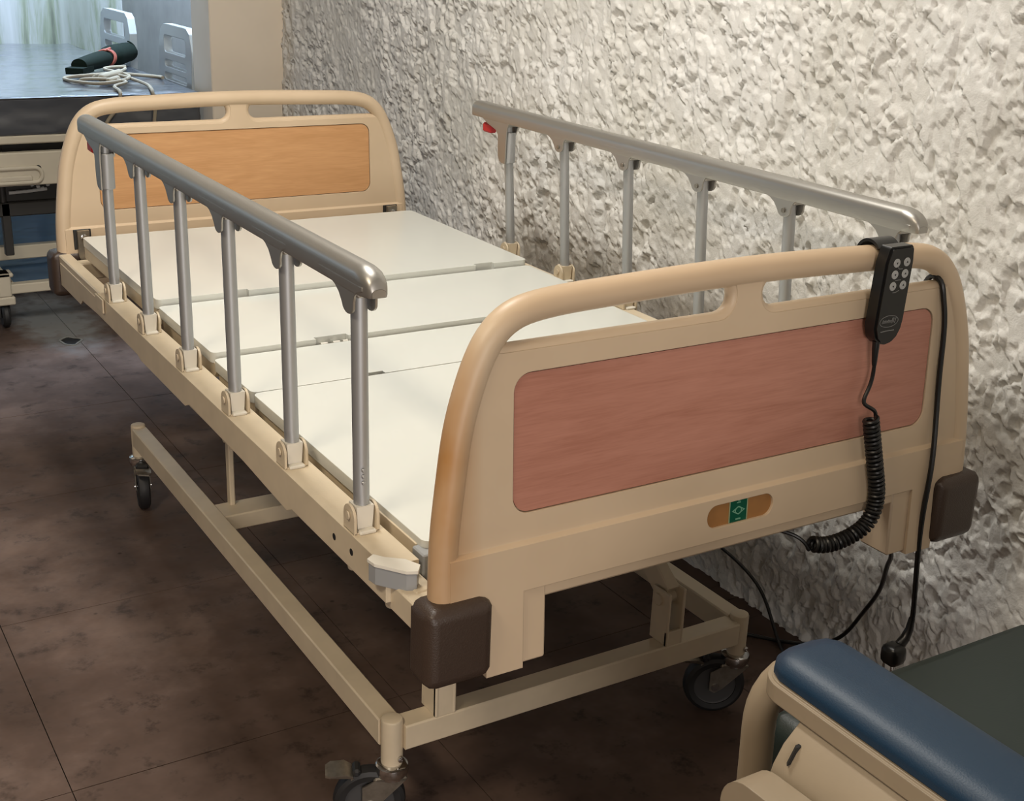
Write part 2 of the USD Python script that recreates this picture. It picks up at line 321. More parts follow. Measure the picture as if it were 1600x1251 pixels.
# ceiling lamp body above the light
cl = thing('ceiling_lamp', 'long white fluorescent ceiling lamp above the bed', 'lamp', (-.38, .95, CEIL))
obj('housing', rbox(-.54, -.22, .45, 1.45, CEIL-.07, CEIL, .008), 'lamp_white', cl)
cl2 = thing('ceiling_lamp', 'long warm fluorescent ceiling lamp left of the bed near the viewer', 'lamp', (-1.95, -.4, CEIL))
obj('housing', rbox(-2.11, -1.79, -.95, .15, CEIL-.07, CEIL, .008), 'lamp_white', cl2)

# ================================================================ the hospital bed
bed = thing('hospital_bed', 'cream electric hospital bed with beige end boards and aluminium guard rails, in the middle', 'hospital bed', (0, 1.0, 0))
LEAN = .053
HALF = [(.475, .520), (.475, .60), (.470, .70), (.4615, .765), (.4505, .83), (.437, .876), (.423, .911), (.408, .937), (.388, .958), (.360, .9735), (.325, .981), (.24, .986), (.12, .9895), (0, .991)]
def board(y, ztop, foot):
    """end board; its face towards -y stands at y; returns body mesh"""
    dz = ztop - .991; R = .0185
    half = [(w, z + dz*min(1, max(0, (z-.6)/.28))) for w, z in HALF]
    full = half + [(-w, z) for w, z in half[:-1][::-1]]
    o = spline([(w, 0, z) for w, z in full], 150)[:, [0, 2]]
    tg = np.gradient(o, axis=0); tg /= np.linalg.norm(tg, axis=1, keepdims=True); nrm = np.c_[-tg[:, 1], tg[:, 0]]
    q = o + nrm*R; path = np.c_[q[:, 0], np.full(len(q), y+.0185), q[:, 1]]; hullp = Polygon(o)
    m = [sweep(path, R, 16)]
    inner = Polygon([(p[0], p[2]) for p in path])
    slots = []
    for s in (-1, 1):
        zl, zh, e = .9215+dz, .9640+dz, .0105
        big = hullp.buffer(-.032)
        hole = sbox(*((.029, zl, .46, zh+.012) if s > 0 else (-.46, zl, -.029, zh+.012))).intersection(big)
        hole = unary_union([hole.intersection(sbox(min(s*.05, s*.5), 0, max(s*.05, s*.5), 2)), rrect(*sorted((s*.029, s*.12)), zl, zh+.001, .0205)])
        slots.append(hole.buffer(e*.8))
        xo = max(abs(x) for x, z in big.intersection(sbox(-1, zl-.002, 1, zl+.002)).exterior.coords) + .012
        t = np.linspace(0, math.pi, 14); cz_, rz_ = (zl+zh-.003)/2, (zh-.003-zl)/2+e
        pth = [(s*x, y+.0185, zl-e) for x in np.linspace(xo, .055, 26)] + [(s*(.050-(.0315)*math.sin(k)), y+.0185, cz_-rz_*math.cos(k)) for k in t]
        m.append(sweep(pth, .0112, 12))
    wood_hole = rrect(-.363, .363, .7035, .8855, .024)
    lower = sbox(-.46, .60, .46, 1.2)
    face = inner.intersection(lower).difference(unary_union(slots))
    m.append(prism(face.difference(wood_hole), 'xz', y+.0065, y+.013)); m.append(prism(face, 'xz', y+.013, y+.031))
    # lower band, stepped forward, with the badge pocket on the foot end
    pill = rrect(-.056, .063, .621, .655, .0165, 10)
    band = sbox(-.455, .602, .455, .664)
    band = unary_union([band, sbox(-.457, .53, -.35, .61), sbox(-.404, .494, -.350, .61), sbox(.35, .53, .457, .61), sbox(.350, .494, .404, .61)])
    if foot: m += [prism(band.difference(pill), 'xz', y-.0008, y+.006), prism(band, 'xz', y+.006, y+.034)]
    else: m.append(prism(band, 'xz', y-.0008, y+.034))
    m.append(hull([(x, yy, z) for x in (-.455, .455) for yy, z in ((y-.0008, .664), (y+.0068, .6685), (y+.01, .66), (y+.01, .6685))]))
    m.append(rbox(-.32, .32, y+.006, y+.032, .582, .606, .004))
    for s in (-1, 1):
        pass
        a, b = sorted((s*.313, s*.352)); m.append(rbox(a, b, y+.004, y+.062, .497, .604, .003))
    return shear_y(cat(m), LEAN, .705)
def wood_panel(y): return shear_y(prism(rrect(-.3615, .3615, .705, .884, .0225), 'xz', y+.0085, y+.0135), LEAN, .705)
def bumper(s, y0, y1):
    a, b = sorted((s*.398, s*.494)); return rbox(a, b, y0, y1, .500, .611, .017)
fb = obj('footboard', board(0, .991, True), 'board_plastic', bed, 'beige plastic footboard with two handle slots, yellowed at its left edge')
obj('wood_panel', wood_panel(0), 'wood_rose', fb, 'rose wood-grain inset panel')
for s in (-1, 1): obj('corner_bumper', bumper(s, -.023, .038), 'bumper_brown', fb, smooth=50)
bd = obj('badge', shear_y(prism(rrect(-.056, .063, .621, .655, .0165, 10), 'xz', .0036, .0075), LEAN, .705), 'badge_ochre', fb, 'ochre oval badge plate')
gl = obj('green_label', shear_y(cat([prism(sbox(-.0125, .6215, .0175, .6545), 'xz', .0030, .0038)]), LEAN, .705), 'label_green', fb, 'small green label with an eye-shaped emblem')
def ring(cx, cz, rx, rz, w):
    o = Point(0, 0).buffer(1, quad_segs=12)
    from shapely import affinity
    f = lambda a, b: affinity.translate(affinity.scale(o, a, b), cx, cz)
    return f(rx, rz).difference(f(rx-w, rz-w))
dm = Polygon([(-.0095, .638), (.0025, .6445), (.0145, .638), (.0025, .6315)])
emb = unary_union([dm.difference(dm.buffer(-.0016)), ring(.0025, .638, .006, .006, .0014), sbox(-.001, .6489, .006, .6505), sbox(.001, .6512, .005, .6524), sbox(-.002, .6243, .007, .6265)])
obj('label_emblem', shear_y(cat([prism(emb, 'xz', .0026, .0031)]), LEAN, .705), 'label_print', fb)
for a in (-.0142, .0176): obj('label_edge', shear_y(prism(sbox(a, .6215, a+.0016, .6545), 'xz', .0028, .0038), LEAN, .705), 'label_edge', fb)

HY = 1.952
hb = obj('headboard', board(HY, .979, False), 'board_plastic', bed, 'beige plastic headboard with two handle slots')
obj('wood_panel', wood_panel(HY), 'wood_amber', hb, 'amber wood-grain inset panel')
for s in (-1, 1):
    obj('corner_bumper', bumper(s, HY-.012, HY+.06), 'bumper_brown', hb, smooth=50)
    pk = rbox(*sorted((s*.395, s*.437)), HY-.0065, HY-.003, .615, .664, .001)
    obj('bracket_pocket', pk, 'dark_steel', hb)
    mb = prism(Polygon([(s*.402, .663), (s*.430, .663), (s*.430, .60), (s*.424, .585), (s*.408, .585), (s*.402, .60)]), 'xz', HY-.021, HY-.010)
    obj('mounting_bar', mb, 'worn_steel', hb, 'steel mounting bar')
    obj('screw', lathe([(0, 0), (.007, 0), (.007, .003), (.004, .004), (0, .004)], (s*.416, HY-.0208, .648), 'y'), 'chrome', hb)

# --- deck panels
def deck_panel(x0, x1, y0, y1, z, t=.02, notches=()):
    poly = rrect(x0, x1, y0, y1, .012)
    for a, b in notches: poly = poly.difference(sbox(a, y0-.01, b, y0+.012))
    lip = poly.difference(poly.buffer(-.018))
    return prism(poly, 'xy', z-t, z)
decks = [(1.262, 1.862, .664, [(-.29, -.243), (.30, .348)]), (.926, 1.257, .652, [(-.235, -.17)]), (.7235, .921, .6425, [(-.24, -.19)]), (.10, .722, .642, [(-.20, -.15), (.285, .33)])]
for y0, y1, z, nt in decks: obj('deck_panel', deck_panel(-.436, .438, y0, y1, z, .020, nt), 'deck_enamel', bed)
fr = []
for y0, y1, z, nt in decks:
    for s in (-1, 1): fr.append(rbox(*sorted((s*.402, s*.428)), y0+.015, y1-.004, z-.052, z-.021, .002))
    for yy in (y0+.03, y1-.03): fr.append(rbox(-.40, .40, yy-.014, yy+.014, z-.05, z-.022, .002))
fr.append(rbox(-.432, -.426, 1.262, 1.862, .612, .642, .001)); fr.append(rbox(.426, .432, 1.262, 1.862, .612, .642, .001))
for s in (-1, 1):
    g = Polygon([(1.0, .62), (1.02, .585), (1.06, .58), (1.075, .60), (1.09, .59), (1.10, .62)])
    fr.append(prism(g, 'yz', s*.418, s*.424))
    g2 = Polygon([(.90, .632), (.93, .606), (.99, .604), (1.02, .615), (1.02, .635)])
    fr.append(prism(g2, 'yz', s*.426, s*.432))
obj('deck_frame', fr, 'cream_paint', bed)
# hinges seen in the seam between the seat panels
for x in (-.225, -.20, -.18, .29, .31): obj('deck_hinge', rod((x, .930, .637), (x+.014, .930, .637), .006, 10), 'hinge_plastic', bed)

# --- main frame: side beams and cross members
for s in (-1, 1):
    b = [rbox(*sorted((s*.446, s*.476)), .045, HY-.004, .548, .606, .003)]
    prof = Polygon([(.086, .604), (.088, .627), (1.49, .627), (1.49, .586), (1.44, .579), (1.2, .577), (1.17, .571), (.9, .570), (.875, .580), (.6, .576), (.42, .566), (.40, .576), (.086, .577)])
    b.append(prism(Polygon([(1.93, .59), (1.93, .535), (1.74, .535), (1.72, .549), (1.5, .557), (1.48, .59)]), 'yz', s*.475, s*.478))
    sb = obj('side_beam', b, 'cream_paint', bed)
    for yy, zz in ((1.905, .546), (.246, .60), (.19, .602)):
        obj('bolt_hole', lathe([(0, 0), (.005, 0), (.005, .002), (0, .002)], (s*(.4765 if yy > 1 else .498), yy, zz), 'x', 12), 'print_black', sb)
    for yy in (.14, .26, .75): obj('stop_boss', capsule_rod((s*.462, yy, .552), (s*.462, yy, .536), .010, 10), 'cream_paint', sb)
cm = [bar((-.447, .10, .575), (.447, .10, .575), .04, .04), bar((-.447, 1.90, .575), (.447, 1.90, .575), .04, .04), bar((-.447, .92, .565), (.447, .92, .565), .035, .035),
      bar((-.447, .50, .565), (.447, .50, .565), .035, .035), bar((-.447, 1.40, .565), (.447, 1.40, .565), .035, .035)]
for m_ in cm: obj('cross_member', m_, 'cream_paint', bed)
obj('frame_plate', [rbox(-.438, -.432, .12, .29, .555, .632, .001)], 'cream_paint', bed)
obj('frame_bracket', [rbox(-.445, -.425, .085, .118, .57, .632, .002)], 'grey_plastic', bed)
obj('frame_block', [rbox(-.443, -.41, .040, .072, .585, .628, .003)], 'cream_paint', bed)
mo = obj('motor_box', rbox(-.41, -.25, .80, .90, .515, .60, .006), 'cream_paint', bed)
obj('motor', [capsule_rod((-.30, .78, .55), (-.30, .56, .53), .04, 20), rbox(-.40, -.20, .70, .79, .51, .61, .012)], 'black_plastic', bed, 'black actuator motor under the deck')
obj('actuator', [capsule_rod((0, .55, .52), (0, 1.35, .46), .026, 16), rod((0, 1.35, .46), (0, 1.6, .44), .012)], 'grey_plastic', bed)

# --- guard rails
K = [.2124 + .2436*k for k in range(6)]
def rail_section(s):      # (x, z) points of the hand rail, flat sides and a domed top
    pts = [(-.0165, .956), (.0165, .956), (.0175, .963), (.0175, .974)]
    pts += [(.0175*math.cos(a), .976+.0165*math.sin(a)) for a in np.linspace(.25, math.pi-.25, 9)]
    return pts + [(-.0175, .974), (-.0175, .962)]
def hand_rail(s):
    sec = np.array(rail_section(s)); c = V(0, .957); rings = []
    near = [(.153, .30), (.155, .52), (.159, .68), (.166, .83), (.176, .94), (.19, 1.0)]; far = [(1.545, 1.0), (1.565, .99), (1.574, .95), (1.578, .86)]
    for y, k in near + far:
        q = c + (sec-c)*V(min(1, .35+.65*k) if k < .9 else 1, k); rings.append(np.c_[np.full(len(q), s*.475)+q[:, 0], np.full(len(q), y), q[:, 1]])
    n = len(sec); v = np.vstack(rings); f = []
    for i in range(len(rings)-1):
        for k in range(n):
            p, q_, r_, t_ = i*n+k, i*n+(k+1) % n, (i+1)*n+(k+1) % n, (i+1)*n+k
            f += [(p, q_, r_), (p, r_, t_)]
    for k in range(1, n-1): f += [(0, k, k+1), ((len(rings)-1)*n, (len(rings)-1)*n+k+1, (len(rings)-1)*n+k)]
    m = fix(trimesh.Trimesh(v, f, process=False))
    out = [m]
    for k, y in enumerate(K):
        if k < 5:
            pts = [(.085, .964), (.056, .9595), (.036, .954), (.024, .947), (.016, .938)] + [(-.003+.0165*math.cos(a), .9365+.0115*math.sin(a)) for a in np.linspace(-.2, -math.pi+.2, 9)] + [(-.0195, .943), (-.023, .952), (-.031, .958), (-.045, .963), (-.045, .968), (.085, .968)]
        else:
            pts = [(.135, .964), (.100, .9585), (.070, .946), (.030, .936), (.018, .926), (.0155, .876), (.008, .864), (-.004, .861), (-.018, .861), (-.0195, .925), (-.023, .945), (-.031, .957), (-.045, .963), (-.045, .968), (.135, .968)]
        short = [(.085, .964), (.056, .9595), (.036, .954), (.024, .947), (.016, .938), (.010, .928), (-.010, .926), (-.0195, .943), (-.031, .958), (-.045, .963), (-.045, .968), (.085, .968)]
        for e in (-1, 1):
            g = Polygon([(y+a, z) for a, z in (short if k == 5 and e > 0 else pts)]).buffer(0)
            out.append(prism(g, 'yz', s*.475+e*.0169, s*.475+e*.0136))
        # crown of the clevis, joining the two cheeks
        out.append(rbox(s*.475-.0138, s*.475+.0138, y-.026, y+.030, .949, .962, .002))
    return cat(out)
for s in (-1, 1):
    lab = 'left' if s < 0 else 'wall-side'
    gr = obj('guard_rail', hand_rail(s), 'aluminium', bed, 'aluminium guard rail on the open side' if s < 0 else 'aluminium guard rail on the wall side')
    xb = .4763 if s < 0 else .4916; yb = -.0087 if s < 0 else -.0036
    for k, y in enumerate(K):
        a, b = V(s*xb, y+yb, .655), V(s*.475, y, .952)
        po = obj('post', sweep([a, a+(b-a)*.03, a+(b-a)*.1, b], [(.0098, .0115), (.0104, .0115), (.0109, .0109), (.0109, .0109)], 16, flat=(1, 0, 0)), 'aluminium_post', gr)
        if k == 5: obj('post_sleeve', sweep([V(s*.4755, y-.008, .862), V(s*.4755, y-.008, .864), V(s*.4752, y-.008, .931), V(s*.4752, y-.008, .934)], [.0135, .0148, .0148, .0135], 18), 'aluminium_post', gr)
        if k == 0 and s < 0: obj('post_pin', [lathe([(0, 0), (.003, 0), (.002, .0016), (0, .002)], a+(b-a)*t+V(-.002, -.0122, 0), 'y', 10) for t in (.14, .17, .20)], 'aluminium_post', gr)
        # pivot bracket: two rounded ears on the base channel and the white plug of the post
        ear = unary_union([sbox(y+yb-.017, .622, y+yb+.017, .648), Point(y+yb, .648).buffer(.017, quad_segs=8)])
        for e in (-1, 1): obj('pivot_ear', prism(ear, 'yz', s*xb+e*.0185, s*xb+e*.0145), 'cream_paint', gr)
        obj('pivot_rivet', lathe([(0, -.0005), (.006, -.0005), (.006, .002), (.0035, .0035), (0, .0035)] if s > 9 else [(0, 0), (.006, 0), (.006, .002), (.0035, .0032), (0, .0032)], (s*xb-.0185-.003, y+yb, .650), 'x', 12), 'cream_paint', gr)
        obj('bracket_base', rbox(s*xb-.0185, s*xb+.0185, y+yb-.017, y+yb+.017, .6262, .629, .001), 'cream_paint', gr)
        plug = hull([(s*xb+a_, y+yb+b_, z) for a_, b_, z in [(i*.0125, j*.0125, .664) for i in (-1, 1) for j in (-1, 1)] + [(i*.0105, j*.011, .629) for i in (-1, 1) for j in (-1, 1)]])
        obj('post_plug', plug, 'hinge_plastic' if s < 0 else 'cream_paint', gr, smooth=False)
        obj('bracket_foot', rbox(s*xb-.012, s*xb+.012, y+yb-.022, y+yb-.010, .6265, .632, .0015), 'hinge_plastic', gr)
    chan = [prism(prof, 'yz', s*.450, s*.4975)]
    chan.append(rbox(*sorted((s*.446, s*.4905)), .012, .10, .566, .604, .002))
    chan += [rbox(*sorted((s*.442, s*.452)), K[4]+.045, K[4]+.085, .622, .632, .003), rbox(*sorted((s*.499, s*.503)), 1.43, 1.49, .598, .628, .001)]
    obj('base_channel', chan, 'cream_paint', gr)
    lt = [(-.5115, .110), (-.5095, .094), (-.4830, .058), (-.4700, .052), (-.4600, .066), (-.4700, .088), (-.4900, .104), (-.5000, .118)]
    lp = Polygon([(-s*x, y) for x, y in lt])
    obj('latch', prism(lp.buffer(-.0012), 'xy', .602, .6275), 'grey_plastic', gr, 'grey rail latch', smooth=20)
    obj('latch_cap', prism(lp.buffer(.0006), 'xy', .6275, .632), 'hinge_plastic', gr)
    obj('release_button', rbox(s*.475-.010, s*.475+.010, 1.497, 1.536, .921, .944, .004), 'red_plastic', gr, 'red release button')
    for y in (K[:5] if s > 0 else []): obj('clevis_screw', [lathe([(0, 0), (.0045, 0), (.0045, .0015), (.002, .002), (0, .002)], (.475-.0195, y-.003, .9365), 'x', 12)], 'worn_steel', gr)

# --- base frame and casters
BX, B0, B1 = .359, .347, 1.768
bf = [bar((s*BX, B0+.012, .178), (s*BX, B1-.012, .178), .036, .048) for s in (-1, 1)]
bf += [bar((-BX+.015, B0, .175), (BX-.015, B0, .175), .040, .045), bar((-BX+.018, 1.225, .178), (BX-.018, 1.225, .178), .070, .036), bar((-.358, 1.36, .155), (-.358, 1.40, .15), .02, .02)]
base = obj('base_frame', bf, 'cream_paint', bed)
for sx in (-1, 1):
    for yy in (B0, B1):
        obj('corner_tube', lathe([(0, .125), (.0165, .125), (.0178, .128), (.0178, .203), (.0165, .2065), (.012, .2085), (0, .209)], (sx*BX, yy, 0)), 'cream_paint', base)
        obj('set_screw', lathe([(0, 0), (.005, 0), (.005, .003), (.002, .004), (0, .003)], (sx*BX+.006, yy-.0185, .139), 'y', 12), 'chrome', base)
def caster(cx, cy, hx, hy, name='caster'):
    """swivel caster under (cx, cy); the wheel trails towards (hx, hy)"""
    d = V(hx, hy, 0); d /= np.linalg.norm(d); a = V(-d[1], d[0], 0); R = .0585; w = V(cx, cy, 0) + d*.036 + V(0, 0, R)
    rot = np.eye(4); rot[:3, 0], rot[:3, 1], rot[:3, 2] = d, a, V(0, 0, 1); rot[:3, 3] = (w[0], w[1], 0)
    def put(m): m = m.copy(); m.apply_transform(rot); return m
    tire = lathe([(.040, -.013), (.050, -.0145), (.0565, -.011), (R, -.004), (R, .004), (.0565, .011), (.050, .0145), (.040, .013), (.040, -.013)], (0, 0, R), 'y', 36)
    ca = obj(name, put(cat([lathe([(0, .126), (.020, .126), (.026, .122), (.0275, .114), (.026, .106), (.0225, .104), (.0225, .100), (0, .098)], (-.036, 0, 0), 'z', 28)])), 'chrome', bed)
    obj('axle', put(lathe([(0, -.020), (.008, -.020), (.008, .020), (0, .020)], (0, 0, R), 'y', 16)), 'chrome', ca)
    obj('tyre', put(tire), 'rubber', ca); obj('wheel_hub', put(lathe([(0, -.011), (.036, -.009), (.041, -.011), (.041, .011), (.036, .009), (0, .011)], (0, 0, R), 'y', 32)), 'wheel_grey', ca)
    fk = [prism(Polygon([(-.058, .104), (-.012, .104), (.012, .090), (.012, .052), (.002, .046), (-.012, .054), (-.052, .095)]), 'xz', e*.0185, e*.0155) for e in (-1, 1)]
    fk.append(rbox(-.060, -.006, -.0185, .0185, .098, .106, .003))
    obj('fork', put(cat(fk)), 'worn_steel', ca)
    pd = [hull([(x, y, z) for x, hw, z in ((-.012, .012, .108), (.030, .013, .112)) for y in (-hw, hw) for z in (z, z-.006)]),
          hull([(x, y, z) for x, hw, z in ((.026, .014, .114), (.040, .018, .121), (.062, .018, .120), (.070, .012, .118)) for y in (-hw, hw) for z in (z, z-.004)])]
    obj('brake_pedal', put(cat(pd)), 'worn_steel', ca)
    obj('pedal_grip', put(rbox(.014, .027, -.015, .015, .108, .122, .004)), 'rubber', ca)
caster(-BX, B0, -.85, .35); caster(BX, B0, -.80, .42); caster(-BX, B1, -.10, -.5); caster(BX, B1, .2, .6)
# --- lift arms: pivots on the front bar, links to the frame
for s, px in ((-1, -.258), (1, .205)):
    la = obj('lift_arm', [bar((px-.012, B0+.01, .285), (px-.012, .70, .545), .026, .045)], 'cream_paint', bed)
    obj('lift_bracket', [rbox(px-.002, px+.004, B0-.02, B0+.03, .196, .305, .002), rbox(px-.034, px-.028, B0-.02, B0+.03, .196, .30, .002), rbox(px-.034, px+.004, B0-.019, B0-.013, .196, .262 if s < 0 else .225, .001)], 'cream_paint', la)
    obj('pivot_pin', lathe([(0, -.026), (.011, -.026), (.011, .026), (0, .026)], (px-.012, B0+.01, .28), 'x', 18), 'cream_paint', la)
for s in (-1, 1):
    lk = obj('link_arm', bar((s*.303, 1.25, .19), (s*.303, 1.25, .36), .012, .022), 'cream_paint', bed)
    obj('link_upper', bar((s*.303, 1.25, .35), (s*.303, 1.50, .555), .02, .03), 'cream_paint', lk)
    obj('pivot_pin', lathe([(0, -.012), (.012, -.012), (.012, .012), (0, .012)], (s*.303, 1.25, .352), 'x', 18), 'cream_paint', lk)

# ================================================================ hand control on the footboard
hc = thing('hand_control', 'black six-button hand control with a coiled cord, hooked over the right of the footboard', 'remote control', (.2, -.03, .86))
lowz = .864
RY = -.0125
def rc_x(z): return .239 + (z-.87)*.055
outl = [(-.0225, .989), (-.0195, .9925), (.0205, .9925), (.0240, .989), (.0268, .970), (.0275, .886), (.0258, .872), (.020, .860), (.011, .8525), (0, .8505), (-.012, .853), (-.021, .861), (-.0272, .877), (-.0268, .970)]
rp = Polygon([(rc_x(z)+x, z) for x, z in outl])
body = cat([prism(rp, 'xz', RY+.0035, RY+.021), prism(rp.buffer(-.003), 'xz', RY, RY+.0035)])
rb = obj('body', body, 'black_plastic', hc)
hc_, hz_ = .0330, .9725
arc = [(hc_+r*math.cos(t), hz_+r*math.sin(t)) for r, ts in ((.0235, np.linspace(2.55, -.15, 20)), (.0192, np.linspace(-.15, 2.55, 20))) for t in ts]
obj('hook', [prism(Polygon(arc), 'yz', .226, .267)], 'black_plastic', hc)
for r_ in range(3):
    for c_ in range(2):
        zc_ = .970 - r_*.0165; xc = rc_x(zc_) + (-.0083 if c_ == 0 else .0115)
        bt = obj('button', lathe([(0, 0), (.0062, 0), (.0064, .0005), (.006, .0012), (0, .0014)], (xc, RY+.0002, zc_), 'y', 24), 'button_grey', hc)
        sgn = 1 if c_ else -1
        tri = Polygon([(xc-.0018, zc_-.0010*sgn), (xc+.0018, zc_-.0010*sgn), (xc, zc_+.002*sgn)])
        obj('button_arrow', prism(tri, 'xz', RY-.0014, RY-.0011), 'print_black', hc)
marks = []
for r_, pts in enumerate([[(-.004, .0018), (-.001, -.0005), (.005, -.0006)], [(-.005, 0), (0, .0002), (.005, .0001)], [(-.006, -.0009), (-.001, -.0008), (.0055, .0014)]]):
    zc_ = .970 - r_*.0165 - .0085
    marks.append(prism(LineString([(rc_x(zc_)+a, zc_+b) for a, b in pts]).buffer(.0006), 'xz', RY-.0004, RY+.0002))
zc_ = .886; cx = rc_x(zc_)-.003
marks.append(prism(ring(cx, zc_, .0185, .0088, .0009), 'xz', RY-.0004, RY+.0002))
# oval emblem: a blurred slanting word and a tall looped sign, as far as the photo shows it
for k, hgt in enumerate((.0042, .003, .0034, .0028, .0036, .003, .0026)):
    x_ = cx-.0125 + k*.0026; marks.append(prism(LineString([(x_, zc_-.0018), (x_+.0012, zc_-.0018+hgt)]).buffer(.00075), 'xz', RY-.0004, RY+.0002))
marks.append(prism(LineString([(cx-.0135, zc_-.0018), (cx+.004, zc_-.0015)]).buffer(.0005), 'xz', RY-.0004, RY+.0002))
marks.append(prism(LineString([(cx+.0062, zc_-.003), (cx+.0068, zc_+.004), (cx+.0095, zc_+.0042), (cx+.009, zc_-.002)]).buffer(.0006), 'xz', RY-.0004, RY+.0002))
marks.append(prism(LineString([(cx+.0115, zc_-.003), (cx+.0135, zc_+.005)]).buffer(.0006), 'xz', RY-.0004, RY+.0002))
marks.append(prism(LineString([(cx-.0135, .8715), (cx-.002, .8723), (cx+.012, .8721)]).buffer(.0007), 'xz', RY-.0004, RY+.0002))
for m_ in marks[3:]: obj('printed_mark', m_, 'print_grey', hc)
for m_ in marks[:3]: obj('printed_mark', m_, 'print_grey', hc)
obj('strain_relief', sweep([(.2265, -.004, .856), (.2265, -.0045, .845), (.2275, -.005, .826), (.228, -.005, .820)], [.0055, .0052, .004, .0034], 12), 'black_plastic', hc)
# straight lead, coil and tail of the cord
axis = spline([(.2265, -.014, .742), (.237, -.016, .700), (.250, -.018, .650), (.2575, -.018, .600), (.246, -.017, .572), (.222, -.014, .557), (.185, -.008, .548), (.152, -.002, .553)], 900)
def coil(ax, R, turns):
    Tn = np.gradient(ax, axis=0); Tn /= np.linalg.norm(Tn, axis=1, keepdims=True)
    a = np.cross(Tn, V(0, 1, 0)); a /= np.linalg.norm(a, axis=1, keepdims=True); b = np.cross(Tn, a)
    t = np.linspace(0, 1, len(ax)); ph = 2*math.pi*turns*t
    rr = np.full(len(t), R)
    return ax + a*(np.cos(ph)*rr)[:, None] + b*(np.sin(ph)*rr)[:, None]
cp = coil(axis, .0097, 40)
obj('cord_coil', sweep(cp, .0031, 7), 'black_cable', hc)
lead = spline([(.228, -.005, .824), (.2295, -.004, .808), (.2235, -.004, .782), (.2175, -.006, .764), cp[0]+V(-.002, 0, .006), cp[0], cp[4]], 34)
obj('cord_lead', sweep(lead, .0029, 8), 'black_cable', hc)
obj('cord_tail', sweep(spline([cp[-1], (.135, .008, .562), (.10, .045, .570), (.06, .09, .60)], 20), .0029, 8), 'black_cable', hc)

# ================================================================ power cords
pc = thing('power_cord', 'thick black cord looped over the right end of the footboard slot, its plug hanging', 'cable', (.36, -.03, .3))
path = spline([(.376, .050, .845), (.374, .049, .880), (.371, .0475, .906), (.369, .041, .9215), (.368, .029, .9285), (.3685, .0165, .9225), (.371, .011, .905), (.3755, .008, .88), (.382, .005, .80), (.3845, -.001, .71), (.379, -.011, .64), (.376, -.012, .56), (.388, -.013, .40), (.384, -.014, .345), (.368, -.014, .325)], 110)
obj('cord', sweep(path, .0042, 10), 'black_cable', pc)
obj('plug', [sweep([(.389, -.013, .372), (.387, -.013, .352), (.380, -.013, .338), (.370, -.013, .328)], [.005, .0065, .008, .009], 12), rbox(.340, .376, -.030, .004, .296, .333, .012)], 'black_plastic', pc)
pr_ = [rod((x, y, .299), (x, y, .280), .0022, 8) for x, y in ((.349, -.021), (.349, -.005), (.363, -.013))]
for m_ in pr_: obj('prong', m_, 'chrome', pc)
mc = thing('mains_cable', 'black mains cable hanging from under the footboard corner down to the wall foot', 'cable', (.6, .3, 0))
mp_ = spline([(.345, .045, .52), (.39, .05, .463), (.449, .10, .403), (.534, .18, .295), (.605, .28, .165), (.640, .38, .05), (.62, .47, .008), (.56, .55, .006)], 60)
obj('cord', sweep(mp_, .0040, 10), 'black_cable', mc)
tc = thing('wall_cable', 'thin dark cable drooping along the foot of the stucco wall under the bed', 'cable', (.6, .6, 0))
obj('cord', sweep(spline([(.58, .86, .16), (.60, .694, .14), (.60, .607, .126), (.60, .541, .096), (.60, .505, .053), (.60, .47, .006), (.58, .42, .005)], 40), .0035, 8), 'black_cable', tc)

# ================================================================ the recliner chair, lower right corner
ch = thing('recliner_chair', 'beige recliner chair with navy arm pads and dark teal seat at lower right', 'chair', (.08, -.6, 0))
def pad(x0, x1, y0, y1, z0, z1):
    poly = rrect(x0, x1, y0, y1, .034, 10); out = []; lay = []
    prof = [(.004, z0), (0, z0+.004)] + [(.033*(1-math.cos(t)), z0+.010+(z1-z0-.012)*math.sin(t)) for t in np.linspace(0, 1.45, 12)]
    n = 80; rings = []
    for ins, z in prof:
        q = poly.buffer(-ins); e = q.exterior; c = q.centroid
        ring_ = np.array([e.interpolate(t, normalized=True).coords[0] for t in np.linspace(0, 1, n, endpoint=False)])
        a0 = np.argmin(np.abs(np.arctan2(ring_[:, 1]-c.y, ring_[:, 0]-c.x))); rings.append(np.c_[np.roll(ring_, -a0, 0), np.full(n, z)])
    v = np.vstack(rings); f = []
    for i in range(len(rings)-1):
        for k in range(n): f += [(i*n+k, i*n+(k+1) % n, (i+1)*n+(k+1) % n), (i*n+k, (i+1)*n+(k+1) % n, (i+1)*n+k)]
    c0, c1 = len(v), len(v)+1; v = np.vstack([v, [[*poly.centroid.coords[0], z0]], [[*poly.centroid.coords[0], z1+.0005]]]); L = (len(rings)-1)*n
    for k in range(n): f += [(c0, (k+1) % n, k), (c1, L+k, L+(k+1) % n)]
    return fix(trimesh.Trimesh(v, f, process=False))
CX = .08
